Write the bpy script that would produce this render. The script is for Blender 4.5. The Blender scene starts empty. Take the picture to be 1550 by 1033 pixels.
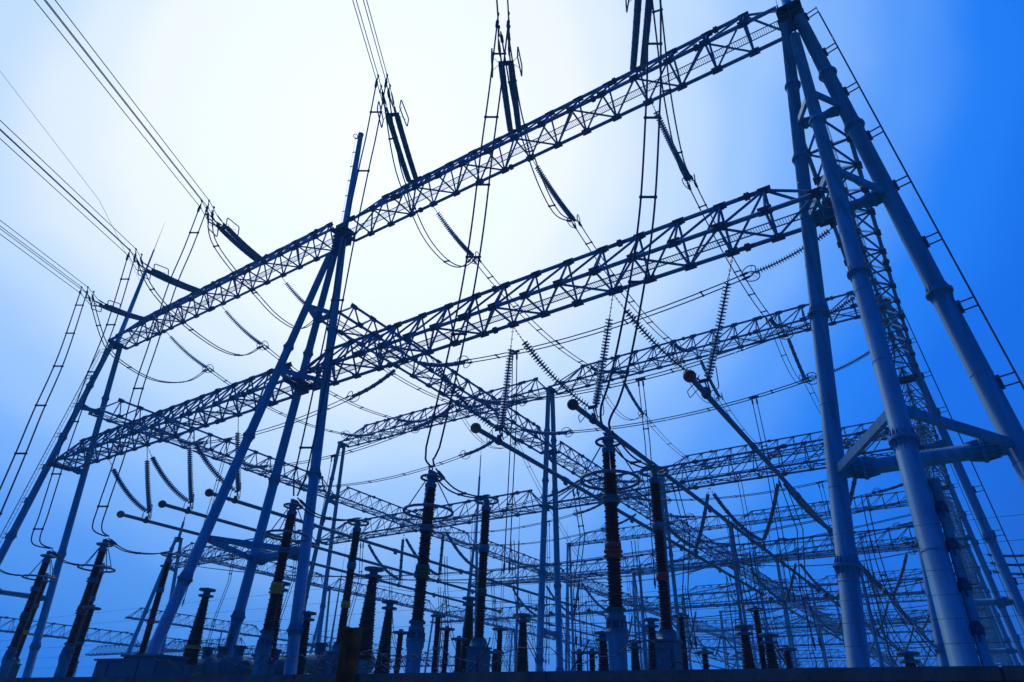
import bpy, math, random
from mathutils import Vector as V, Matrix
random.seed(7)
sc = bpy.context.scene
COL = sc.collection
PI = math.pi

HAZE = .0010
# ------------------------------------------------------------------ camera
EYE = V((0, 0, 1.6))
YAW, PITCH, ROLL, FPX = -0.61, 0.535, 0.038, 984.26
FW = V((math.sin(YAW)*math.cos(PITCH), math.cos(YAW)*math.cos(PITCH), math.sin(PITCH)))
R0 = V((math.cos(YAW), -math.sin(YAW), 0)); U0 = R0.cross(FW)
RT = math.cos(ROLL)*R0 + math.sin(ROLL)*U0
UP = -math.sin(ROLL)*R0 + math.cos(ROLL)*U0
cd = bpy.data.cameras.new('camera'); cam = bpy.data.objects.new('camera', cd); COL.objects.link(cam)
cd.sensor_width = 36; cd.lens = FPX/1550*36; cd.clip_start = 0.05; cd.clip_end = 6000
M = Matrix((RT, UP, -FW)).transposed().to_4x4(); M.translation = EYE
cam.matrix_world = M
sc.camera = cam

def lin(c):
    return tuple(((v/255)/12.92 if v/255 <= .04045 else ((v/255+.055)/1.055)**2.4) for v in c)
def ray(px, py):
    return (FW + RT*((px-775)/FPX) - UP*((py-516.5)/FPX))

# ------------------------------------------------------------------ sky
SUN = ray(570, 225).normalized()
sun_el = math.asin(SUN.z); sun_az = math.atan2(SUN.x, SUN.y)
w = bpy.data.worlds.new("World"); sc.world = w; w.use_nodes = True
nt = w.node_tree; N = nt.nodes; Lk = nt.links; N.clear()
out = N.new('ShaderNodeOutputWorld')
sky = N.new('ShaderNodeTexSky'); sky.sky_type = 'NISHITA'; sky.sun_disc = False
sky.sun_elevation = sun_el; sky.sun_rotation = sun_az; sky.air_density = 1.5; sky.dust_density = 3.0
tint = N.new('ShaderNodeMix'); tint.data_type = 'RGBA'; tint.blend_type = 'MULTIPLY'; tint.inputs[0].default_value = 1
Lk.new(sky.outputs[0], tint.inputs[6]); tint.inputs[7].default_value = (.05, .15, .34, 1)
bg1 = N.new('ShaderNodeBackground'); Lk.new(tint.outputs[2], bg1.inputs[0]); bg1.inputs[1].default_value = 0.05
tc = N.new('ShaderNodeTexCoord')
nrm = N.new('ShaderNodeVectorMath'); nrm.operation = 'NORMALIZE'; Lk.new(tc.outputs['Generated'], nrm.inputs[0])
dot = N.new('ShaderNodeVectorMath'); dot.operation = 'DOT_PRODUCT'; Lk.new(nrm.outputs[0], dot.inputs[0]); dot.inputs[1].default_value = SUN
ac = N.new('ShaderNodeMath'); ac.operation = 'ARCCOSINE'; ac.use_clamp = False; Lk.new(dot.outputs['Value'], ac.inputs[0])
nz = N.new('ShaderNodeTexNoise'); nz.inputs['Scale'].default_value = 1.7; nz.inputs['Detail'].default_value = 5; nz.inputs['Roughness'].default_value = .5
nz.inputs['Distortion'].default_value = .35
Lk.new(nrm.outputs[0], nz.inputs['Vector'])
nm = N.new('ShaderNodeMath'); nm.operation = 'MULTIPLY_ADD'; Lk.new(nz.outputs['Fac'], nm.inputs[0]); nm.inputs[1].default_value = .32; nm.inputs[2].default_value = -.16
ad = N.new('ShaderNodeMath'); ad.operation = 'ADD'; Lk.new(ac.outputs[0], ad.inputs[0]); Lk.new(nm.outputs[0], ad.inputs[1])
dv = N.new('ShaderNodeMath'); dv.operation = 'DIVIDE'; Lk.new(ad.outputs[0], dv.inputs[0]); dv.inputs[1].default_value = PI
rp = N.new('ShaderNodeValToRGB'); rp.color_ramp.interpolation = 'EASE'
stops = [(0, (253, 253, 253)), (16, (250, 251, 253)), (20, (234, 243, 254)), (25, (204, 227, 254)), (31, (164, 203, 253)),
         (36, (128, 180, 252)), (41, (86, 154, 250)), (46, (26, 124, 246)), (53, (0, 104, 232)), (64, (0, 76, 188)), (90, (0, 68, 168)), (180, (0, 66, 164))]
el = rp.color_ramp.elements
while len(el) > 1: el.remove(el[-1])
el[0].position = 0
for i, (a, c) in enumerate(stops):
    e = el[0] if i == 0 else el.new(a/180)
    e.color = (*lin(c), 1)
Lk.new(dv.outputs[0], rp.inputs[0])
bg2 = N.new('ShaderNodeBackground'); Lk.new(rp.outputs[0], bg2.inputs[0]); bg2.inputs[1].default_value = 0.96
ash = N.new('ShaderNodeAddShader'); Lk.new(bg1.outputs[0], ash.inputs[0]); Lk.new(bg2.outputs[0], ash.inputs[1])
Lk.new(ash.outputs[0], out.inputs[0])

# ------------------------------------------------------------------ sun
sl = bpy.data.lights.new('sun', 'SUN'); sl.energy = 1.1; sl.angle = math.radians(6); sl.color = (.55, .80, 1.0)
so = bpy.data.objects.new('sun', sl); COL.objects.link(so)
so.rotation_euler = SUN.to_track_quat('Z', 'Y').to_euler()
sc.view_settings.view_transform = 'Standard'; sc.view_settings.look = 'None'
sc.view_settings.exposure = 0; sc.view_settings.gamma = 1; sc.view_settings.use_curve_mapping = False

# ------------------------------------------------------------------ materials
def mat(name, col, rough=.5, metal=0., var=.25, scale=3., bump=.0, spec=.5, streak=False, col2=None):
    m = bpy.data.materials.new(name); m.use_nodes = True
    n = m.node_tree.nodes; l = m.node_tree.links
    b = n['Principled BSDF']; b.inputs['Roughness'].default_value = rough; b.inputs['Metallic'].default_value = metal
    b.inputs['Specular IOR Level'].default_value = spec
    t = n.new('ShaderNodeTexCoord'); mp = n.new('ShaderNodeMapping'); l.new(t.outputs['Object'], mp.inputs[0])
    if streak: mp.inputs['Scale'].default_value = (3.5, 3.5, .25)
    z = n.new('ShaderNodeTexNoise'); z.inputs['Scale'].default_value = scale; z.inputs['Detail'].default_value = 6
    l.new(mp.outputs[0], z.inputs['Vector'])
    r = n.new('ShaderNodeValToRGB'); r.color_ramp.elements[0].position = .3; r.color_ramp.elements[1].position = .72
    lo = col2 if col2 else tuple(c*(1-var) for c in col); hi = tuple(min(1, c*(1+var*.6)) for c in col)
    r.color_ramp.elements[0].color = (*lo, 1); r.color_ramp.elements[1].color = (*hi, 1)
    l.new(z.outputs['Fac'], r.inputs[0]); l.new(r.outputs[0], b.inputs['Base Color'])
    rr = n.new('ShaderNodeMapRange'); l.new(z.outputs['Fac'], rr.inputs[0]); rr.inputs[3].default_value = max(.05, rough-.12); rr.inputs[4].default_value = min(1, rough+.15)
    l.new(rr.outputs[0], b.inputs['Roughness'])
    if bump:
        z2 = n.new('ShaderNodeTexNoise'); z2.inputs['Scale'].default_value = scale*9; z2.inputs['Detail'].default_value = 4
        l.new(t.outputs['Object'], z2.inputs['Vector'])
        bp = n.new('ShaderNodeBump'); bp.inputs['Strength'].default_value = bump; bp.inputs['Distance'].default_value = .02
        l.new(z2.outputs['Fac'], bp.inputs['Height']); l.new(bp.outputs[0], b.inputs['Normal'])
    return m
M_leg = mat('galvanised_tube_steel', (.015, .225, .40), .62, .0, .35, 1.6, .10, streak=True)
M_lat = mat('lattice_steel', (.015, .17, .34), .65, .0, .3, 2., 0)
M_dark = mat('dark_weathered_steel', (.022, .07, .13), .7, .0, .3, 4, 0)
M_grate = mat('grating_steel', (.12, .17, .22), .5, .3, .2, 4)
M_wire = mat('weathered_aluminium_wire', (.02, .045, .08), .8, .0, .2, 2)
M_alu = mat('aluminium_pipe', (.02, .11, .19), .55, .05, .2, 1.5, 0, streak=False)
M_ring = mat('corona_ring_aluminium', (.05, .13, .21), .5, .1, .15, 3)
M_ins = mat('blue_grey_glazed_insulator', (.05, .15, .26), .45, 0, .25, 6, spec=.4)
M_brown = mat('brown_glazed_porcelain', (.060, .012, .009), .5, 0, .35, 5, spec=.25)
M_cap = mat('cast_flange_metal', (.03, .13, .21), .6, .0, .3, 6)
M_y = mat('yellow_phase_paint', (.42, .27, .01), .45, 0, .25, 4)
M_g = mat('green_phase_paint', (.01, .07, .03), .45, 0, .25, 4)
M_r = mat('red_phase_paint', (.28, .03, .015), .45, 0, .25, 4)
M_by = mat('weathered_yellow_ball', (.16, .11, .02), .5, 0, .4, 4)
M_bg = mat('weathered_green_ball', (.008, .035, .04), .5, 0, .4, 4)
M_br = mat('weathered_red_ball', (.10, .014, .012), .5, 0, .4, 4)
PB = (M_by, M_bg, M_br)
M_conc = mat('stained_concrete', (.05, .055, .06), .9, 0, .45, 2.2, .5, streak=False)
M_cope = mat('weathered_coping_concrete', (.10, .105, .10), .85, 0, .4, 3.5, .5)
M_rust = mat('rusty_angle_iron', (.20, .085, .025), .8, .1, .5, 9, .4)
M_grd = mat('gravel_ground', (.26, .26, .25), .95, 0, .5, .8, .6)
M_cab = mat('painted_cabinet', (.03, .11, .16), .5, .1, .2, 1.5, .1)
M_cond = mat('dull_conduit', (.07, .12, .17), .6, .1, .3, 3)
PH = (M_y, M_g, M_r); PHN = ('yellow', 'green', 'red')

# ------------------------------------------------------------------ mesh builder
def frame(d):
    d = V(d).normalized(); a = V((0, 0, 1)) if abs(d.z) < .95 else V((1, 0, 0))
    u = d.cross(a).normalized(); v = u.cross(d).normalized()
    return d, u, v
class MB:
    def __init__(s): s.v = []; s.f = []; s.sm = []
    def _ring(s, c, u, v, r, n):
        i = len(s.v)
        for k in range(n):
            a = 2*PI*k/n; s.v.append(c + u*(r*math.cos(a)) + v*(r*math.sin(a)))
        return i
    def _q(s, *idx, sm=True): s.f.append(idx); s.sm.append(sm)
    def lathe(s, A, B, prof, n=12, caps=True):
        A = V(A); B = V(B); d, u, v = frame(B-A); L = (B-A).length; prev = None
        for k, (t, r) in enumerate(prof):
            i = s._ring(A + d*(t*L), u, v, max(r, 1e-4), n)
            if prev is not None:
                for q in range(n): s._q(prev+q, prev+(q+1) % n, i+(q+1) % n, i+q)
            elif caps: s._q(*[i+q for q in range(n)], sm=False)
            prev = i
        if caps: s._q(*[prev+q for q in reversed(range(n))], sm=False)
        return s
    def tube(s, A, B, r, r2=None, n=8, caps=True): return s.lathe(A, B, [(0, r), (1, r if r2 is None else r2)], n, caps)
    def path(s, pts, r, n=6, closed=False):
        pts = [V(p) for p in pts]; m = len(pts); rings = []
        d0 = (pts[1]-pts[0]).normalized(); _, u, v = frame(d0)
        for k in range(m):
            a = pts[(k-1) % m] if (closed or k > 0) else pts[0]
            b = pts[(k+1) % m] if (closed or k < m-1) else pts[-1]
            d = (b-a)
            d = d.normalized() if d.length > 1e-9 else d0
            u = (u - d*u.dot(d)); u = u.normalized() if u.length > 1e-6 else frame(d)[1]; v = d.cross(u)
            rings.append(s._ring(pts[k], u, v, r, n))
        for k in range(m if closed else m-1):
            i = rings[k]; j = rings[(k+1) % m]
            for q in range(n): s._q(i+q, i+(q+1) % n, j+(q+1) % n, j+q)
        return s
    def torus(s, c, nrm_, R, r, seg=28, n=8, sx=1.0):
        d, u, v = frame(nrm_); c = V(c)
        return s.path([c + u*(R*sx*math.cos(2*PI*k/seg)) + v*(R*math.sin(2*PI*k/seg)) for k in range(seg)], r, n, True)
    def box(s, c, sz, ax=None):
        c = V(c); X, Y, Z = ax if ax else (V((1, 0, 0)), V((0, 1, 0)), V((0, 0, 1)))
        i = len(s.v)
        for dz in (-1, 1):
            for dx, dy in ((-1, -1), (1, -1), (1, 1), (-1, 1)):
                s.v.append(c + X*(dx*sz[0]/2) + Y*(dy*sz[1]/2) + Z*(dz*sz[2]/2))
        for f in ((3, 2, 1, 0), (4, 5, 6, 7), (0, 1, 5, 4), (1, 2, 6, 5), (2, 3, 7, 6), (3, 0, 4, 7)):
            s._q(*[i+q for q in f], sm=False)
        return s
    def beam(s, A, B, wd, ht, upv=(0, 0, 1)):
        A = V(A); B = V(B); d = (B-A); L = d.length; d.normalize(); y = V(upv).cross(d)
        y = y.normalized() if y.length > 1e-4 else V((1, 0, 0)); z = d.cross(y)
        return s.box((A+B)/2, (L, wd, ht), (d, y, z))
    def mesh(s, name, m):
        me = bpy.data.meshes.new(name); me.from_pydata([tuple(p) for p in s.v], [], s.f)
        me.polygons.foreach_set('use_smooth', s.sm); me.materials.append(m); me.update(); return me
    def build(s, name, m, parent=None, org=None):
        if org is not None:
            o3 = V(org); s.v = [p-o3 for p in s.v]
        ob = bpy.data.objects.new(name, s.mesh(name, m)); COL.objects.link(ob)
        if parent: ob.parent = parent
        return ob
def inst(name, me, parent, mw=None):
    o = bpy.data.objects.new(name, me); COL.objects.link(o); o.parent = parent
    if mw is not None: o.matrix_local = mw
    return o
def tag(o, label, cat, group=None):
    if len(label.split()) > 16: print('LONG', len(label.split()), label)
    o['label'] = label; o['category'] = cat
    if group: o['group'] = group
    return o
def thing(name, loc, label, cat, group=None, rz=0):
    o = bpy.data.objects.new(name, None); o.empty_display_size = .2; COL.objects.link(o); o.location = loc; o.rotation_euler = (0, 0, rz)
    return tag(o, label, cat, group)
def dup(root, loc, label, rz=None, group=None):
    if len(label.split()) > 16: print('LONG', len(label.split()), label)
    r = root.copy(); COL.objects.link(r); r.location = loc; r['label'] = label
    if rz is not None: r.rotation_euler = (0, 0, rz)
    if group: r['group'] = group
    for ch in list(root.children):
        c = ch.copy(); COL.objects.link(c); c.parent = r
        for g in ch.children:
            q = g.copy(); COL.objects.link(q); q.parent = c
    return r
def axis_matrix(p, d, s=1.0):
    d, u, v = frame(d)
    m = Matrix((u*s, v*s, d*s)).transposed().to_4x4(); m.translation = V(p); return m
def sagp(A, B, sag, n):
    A = V(A); B = V(B)
    return [A.lerp(B, t/n) - V((0, 0, 4*sag*(t/n)*(1-t/n))) for t in range(n+1)]
def along(pts, dists):
    res = []; acc = 0; k = 0
    for s_ in dists:
        while k < len(pts)-2 and acc + (pts[k+1]-pts[k]).length < s_:
            acc += (pts[k+1]-pts[k]).length; k += 1
        L = (pts[k+1]-pts[k]).length
        res.append((pts[k].lerp(pts[k+1], (s_-acc)/L), (pts[k+1]-pts[k]).normalized()))
    return res
def plen(pts): return sum((pts[i+1]-pts[i]).length for i in range(len(pts)-1))
ORD = ['first', 'second', 'third', 'fourth', 'fifth', 'sixth', 'seventh', 'eighth', 'ninth', 'tenth']

# ------------------------------------------------------------------ layout of the yard
XR, XM, XL, XQ = -.3, -30., -59.6, -90.
Y0, DY = 22.0, 27.93
HU, HB, HL = 30.43, 23.95, 18.56          # undersides of high, middle and low beams
row = lambda j: Y0 + DY*j
LINE = {XR: 'right mast line', XM: 'centre mast line', XL: 'left mast line', XQ: 'far left mast line'}
BAY = {(XM, XR): 'right bay', (XL, XM): 'left bay', (XQ, XL): 'far left bay'}

# ------------------------------------------------------------------ ground
g = MB(); S = 3000
i = len(g.v); g.v += [V((-S, -S, 0)), V((S, -S, 0)), V((S, S, 0)), V((-S, S, 0))]; g._q(0, 1, 2, 3, sm=False)
o = g.build('ground', M_grd); o['kind'] = 'structure'

# ------------------------------------------------------------------ masts
fl = MB(); fl.lathe((0, 0, -.55), (0, 0, .55), [(0, 1.0), (.01, 1.015), (.40, 1.02), (.41, 1.33), (.42, 1.37), (.49, 1.37), (.495, 1.33), (.505, 1.33), (.51, 1.37), (.58, 1.37), (.59, 1.33), (.60, 1.02), (.99, 1.015), (1, 1.0)], 24)
for k in range(16):
    a = 2*PI*k/16; c, s_ = math.cos(a), math.sin(a); rad = V((c, s_, 0)); tan = V((-s_, c, 0))
    for sg in (-1, 1):
        b0 = len(fl.v); z0 = .07*sg; z1 = .95*sg
        for q in (-.035, .035):
            for (rr, zz) in ((1.0, z0), (1.24, z0), (1.0, z1*.85)): fl.v.append(rad*rr + tan*q + V((0, 0, zz)))
        fl._q(b0, b0+1, b0+2, sm=False); fl._q(b0+5, b0+4, b0+3, sm=False); fl._q(b0+1, b0+4, b0+5, b0+2, sm=False)
ME_flange = fl.mesh('mast_flange', M_leg)
def leg_at(leg, z):
    b, t, r0, r1 = leg[:4]; b = V(b); t = V(t); f = (z-b.z)/(t.z-b.z); return b.lerp(t, f), r0+(r1-r0)*f
def make_leg(root, leg, flz, org, n=24, seams=True):
    b, t, r0, r1 = leg[:4]; b = V(b); t = V(t); L = (t-b).length
    mb = MB(); mb.tube(b, t, r0, r1, n); mb.lathe(b, b+V((0, 0, .05)), [(0, r0*1.6), (1, r0*1.6)], n)
    if seams:
        ns = max(2, int(L/2.6)); dn = (t-b).normalized()
        for k in range(1, ns):
            p = b.lerp(t, k/ns); r = r0+(r1-r0)*k/ns
            mb.lathe(p-dn*.014, p+dn*.014, [(0, r+.002), (.3, r+.009), (.7, r+.009), (1, r+.002)], n, False)
    ob = mb.build('leg', M_leg, root, org)
    d = (t-b).normalized()
    for z in flz:
        p, r = leg_at(leg, z)
        m = axis_matrix(p-V(org), d, 1); m = m @ Matrix.Diagonal((r, r, .42 if r > .2 else .32, 1))
        inst('flange', ME_flange, ob, m)
    return ob
def crossbar(root, A, B, r, org, fl_=True):
    A = V(A); B = V(B); ob = MB().tube(A, B, r, n=18).build('crossbar', M_leg, root, org)
    if fl_:
        for f in (.17, .83):
            m = axis_matrix(A.lerp(B, f)-V(org), B-A) @ Matrix.Diagonal((r*1.12, r*1.12, .5, 1)); inst('flange', ME_flange, ob, m)
def ladder(root, leg, side, z0, z1, org, off=.85):
    A, ra = leg_at(leg, z0); B, rb = leg_at(leg, z1); side = V(side).normalized()
    wv = (B-A).normalized().cross(side).normalized()*.19
    mb = MB(); A2 = A+side*off; B2 = B+side*off
    mb.tube(A2+wv, B2+wv, .032, n=6); mb.tube(A2-wv, B2-wv, .016, n=5)
    L = (B-A).length; n = int(L/.36)
    for k in range(n): p = A2.lerp(B2, k/n); mb.tube(p-wv, p+wv, .011, n=4)
    o = mb.build('ladder', M_dark, root, org)
    nb = int(L/2.6)
    for k in range(nb+1):
        f = k/nb; p = A.lerp(B, f); d = (B-A).normalized(); r = ra+(rb-ra)*f
        m2 = MB()
        for h in (-.16, .16): m2.beam(p+side*r*.9+d*h, p+side*off+d*h, .05, .03)
        m2.box(p+side*(r+.04), (.10, .16, .42), (side, d.cross(side), d))
        m2.build('ladder_bracket', M_dark, o, org)

def main_mast(X, label, rod_top, rod_r, conduit_leg, lad):
    org = V((X, Y0, 0)); root = thing('gantry_mast', org, label, 'steel mast')
    ap = V((X, Y0, HU+.15)); sp = 3.0
    if X == XR: legL = ((X-3.3, Y0, 0), (X-.16, Y0, HU+.1), .305, .235); legR = ((X+3.1, Y0, 0), (X+.36, Y0, HU+.1), .33, .26)
    else: legL = ((X-2.3, Y0, 0), (X-.34, Y0, HU+.1), .29, .21); legR = ((X+3.3, Y0, 0), (X+.1, Y0, HU+.1), .30, .23)
    rk = ((X-.3 if X == XR else X+.25, 16.1, 0), (X+.02, Y0-.7, HU-2.2), .265, .21)
    fz = [9.0-2.2, 13.4+2.6, 20.6, 26.4] if X == XR else [7.0, 13.5, 20.6, 25.4]
    if X == XR: fa = [6.0, 14.6, 20.9+1.0, 26.1]; fb = [6.3, 14.2, 22.5, 25.9]; fc = [7.9, 13.6, 19.8+1.8]
    else: fa = [6.0, 13.2, 21.3]; fb = [5.2, 13.0, 22.5]; fc = [6.9, 14.4, 20.4]
    make_leg(root, legL, fa, org); lr = make_leg(root, legR, fb, org); lk = make_leg(root, rk, fc, org)
    for z, r in ((8.85, .24), (18.75, .20), (23.7, .16)):
        a, _ = leg_at(legL, z); b, _ = leg_at(legR, z); c, rr = leg_at(rk, z)
        crossbar(root, a, b, r, org)
        for q in (a, b):
            e = q.lerp(c, .04)
            MB().beam(e, q.lerp(c, .95), .14, .26).build('strut', M_leg, root, org)
    # head with gusset plates
    h = MB(); h.box((X+.1, Y0, HU-.1), (1.15, .05, .75)); h.box((X+.1, Y0, HU-.1), (.05, 1.5, .7)); h.box((X+.1, Y0, HU+.3), (1.1, 1.2, .05)); h.box((X+.1, Y0, HU-.25), (.95, 1.1, .05))
    h.box((X+.08, Y0-.45, HU-1.3), (.05, .45, 1.5))
    for k in range(5): h.box((X+.1+(.13 if k % 2 else -.13), Y0-.62, HU-1.9+.28*k), (.1, .08, .13))
    h.build('head_plate', M_dark, root, org)
    # lightning rod column
    rt = V((X+.1+(-.5 if X == XM else 0), Y0, rod_top))
    rod = MB().lathe((X+.1, Y0, HU+.05), rt, [(0, .22), (.5, .21), (.505, .222), (.51, .21), (1, .18)], 18).build('lightning_rod', M_leg, root, org)
    m = MB(); m.tube(rt, rt+V((0, 0, .12)), .22, n=14); m.tube(rt+V((-.2, 0, 0)), rt+V((-.32, 0, 1.5)), .012, .004, 5); m.build('rod_cap', M_leg, rod, org)
    m = MB(); m.torus(rt+V((-.62, 0, .28)), (0, .3, 1), .17, .03, 16, 6); m.tube(rt+V((-.47, 0, .2)), rt+V((-.2, 0, 0)), .02, n=5); m.build('rod_ring', M_dark, rod, org)
    m = MB()
    p0 = V((X-.3, Y0-.1, HU+.8)); p1 = rt+V((-.45, -.1, -.2)); m.tube(p0, p1, .012, n=4)
    for k in range(7): q = p0.lerp(p1, k/6); m.beam(q-V((.06, 0, 0)), q+V((.25, .1, 0)), .05, .05)
    m.build('climbing_cable', M_dark, rod, org)
    if lad == 'R': ladder(root, legR, (1, -.15, .08), 2.5, HU-.5, org, .78)
    # cable conduit with clamps beside a leg
    cl = {'k': rk, 'l': legL}[conduit_leg]; off = V((.37, .06, 0)) if conduit_leg == 'k' else V((.26, -.28, 0))
    zt = 6.8 if conduit_leg == 'k' else 5.6
    a, _ = leg_at(cl, .2); b, _ = leg_at(cl, zt)
    co = MB().lathe(a+off, b+off, [(0, .10), (.985, .10), (.986, .125), (1, .12)], 14).build('cable_conduit', M_leg, root, org)
    for k in range(6):
        z = zt-.7-k*.85
        if z < .5: break
        p, _ = leg_at(cl, z); q = p+off; m = MB()
        m.lathe(q-V((0, 0, .17)), q+V((0, 0, .17)), [(0, .08), (.3, .125), (.7, .125), (1, .08)], 8)
        m.box(q+V((.02, -.13, 0)), (.09, .10, .12)); m.tube(q+V((0, -.12, -.22)), q+V((0, -.12, .1)), .03, n=6)
        m.build('conduit_clamp', M_dark, co, org)
    return root
main_mast(XR, 'nearest thick three legged steel mast at the right edge with a caged ladder', 41.5, .2, 'k', 'R')
main_mast(XM, 'three legged tubular mast left of centre, its blunt pole topped by a small ring', 40.6, .2, 'l', 'M')

def yframe_mast(X, Y, top, label, spread=1.9, rod=None, bars=(8.6, 18.75, 23.7), group=None, r0=.30, n=16, apexgap=.36, lad=False):
    org = V((X, Y, 0)); root = thing('gantry_mast', org, label, 'steel mast', group)
    a = ((X, Y-spread, 0), (X, Y-apexgap, top), r0, r0*.7); b = ((X, Y+spread, 0), (X, Y+apexgap, top), r0, r0*.7)
    fz = [6.2, 12.8, 19.2+1.8, 26.]
    make_leg(root, a, [z for z in fz if z < top-1], org, n, False); make_leg(root, b, [z-.6 for z in fz if z < top-1], org, n, False)
    for z in bars:
        if z < top:
            p, _ = leg_at(a, z); q, _ = leg_at(b, z); crossbar(root, p, q, r0*.62, org, q.y-p.y > 1.2)
    m = MB(); m.box((X, Y, top), (.7, 1.0, .07)); m.box((X, Y, top-.3), (.8, .05, .55)); m.box((X, Y, top-.3), (.05, 1.0, .5)); m.build('head_plate', M_dark, root, org)
    if rod:
        MB().lathe((X, Y, top), (X, Y, rod), [(0, .22), (.55, .15), (.56, .17), (.57, .09), (.75, .07), (.76, .03), (1, .008)], 12).build('lightning_rod', M_leg, root, org)
    if lad:
        ladder(root, a, (-.75, -.66, 0), 1.5, top-1, org, .62)
    return root
yframe_mast(XL, Y0, HU+.2, 'slanting A shaped mast at the left edge with a needle pointed lightning rod', 3.0, 45.2, (8.9, 18.75, 24.0), lad=True)
def xframe_mast(X, Y, top, label, group=None, rod=None):
    org = V((X, Y, 0)); root = thing('gantry_mast', org, label, 'steel mast', group)
    a = ((X-2.9, Y, 0), (X-.3, Y, top), .31, .22); b = ((X+2.9, Y, 0), (X+.3, Y, top), .31, .22)
    for l in (a, b): make_leg(root, l, [6.4, 12.6, 21.], org, 16, False)
    for z in (8.9, 18.9):
        p, _ = leg_at(a, z); q, _ = leg_at(b, z); crossbar(root, p, q, .2, org)
    m = MB(); m.box((X, Y, top), (1.3, .9, .1)); m.box((X, Y, top-.4), (1.2, .06, .8)); m.build('head_plate', M_dark, root, org)
    ladder(root, b, (1, 0, .08), 1.5, top-1, org, .8)
    return root
far = 'masts standing behind the front row of the yard'
yframe_mast(XM, row(1), HU+.2, 'blue grey twin legged mast in the middle, splitting into two legs below its head', 1.9, None, (8.3, 23.4), far, r0=.31)
yframe_mast(XL, row(1), HU+.2, 'narrow forked mast just behind the legs of the ringed mast', 1.9, None, (8.3, 23.4), far, r0=.28)
yframe_mast(XM, row(2), HU+.2, 'thin leaning mast behind the red banded arrester, second from the front on its line', 1.9, None, (8.3, 23.4), far, r0=.28, n=12)
yframe_mast(XL, row(2), HB+.4, 'slim mast carrying a tall tapering lightning pole, left of the green banded arrester', 2.4, 43.0, (8.3,), far, r0=.28, n=12)
xframe_mast(XR, row(1), HU+.2, 'second mast of the right hand line with a ladder up its outer leg', far)
for j in range(3, 9):
    yframe_mast(XM, row(j), HU+.2, 'distant mast number %s from the front on the centre mast line' % ORD[j], 1.8, None, (8.3, 23.4), far, r0=.27, n=10)
    yframe_mast(XL, row(j), HU+.2, 'distant mast number %s from the front on the left mast line' % ORD[j], 1.8, None, (8.3, 23.4), far, r0=.27, n=10)
for j in range(2, 9):
    xframe_mast(XR, row(j), HU+.2, 'distant mast number %s from the front on the right mast line' % ORD[j], far)
yframe_mast(XQ, row(1), 22.6, 'low A shaped mast with a thin spike at lower left behind the yellow ended pipe', 3.2, 26.5, (18.5,), far, r0=.3, n=12)
for j in (2, 3, 4, 5):
    yframe_mast(XQ, row(j), 20.6, 'low distant mast number %s from the front on the far left mast line' % ORD[j], 2.4, None, (8,), far, r0=.24, n=10)

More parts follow.
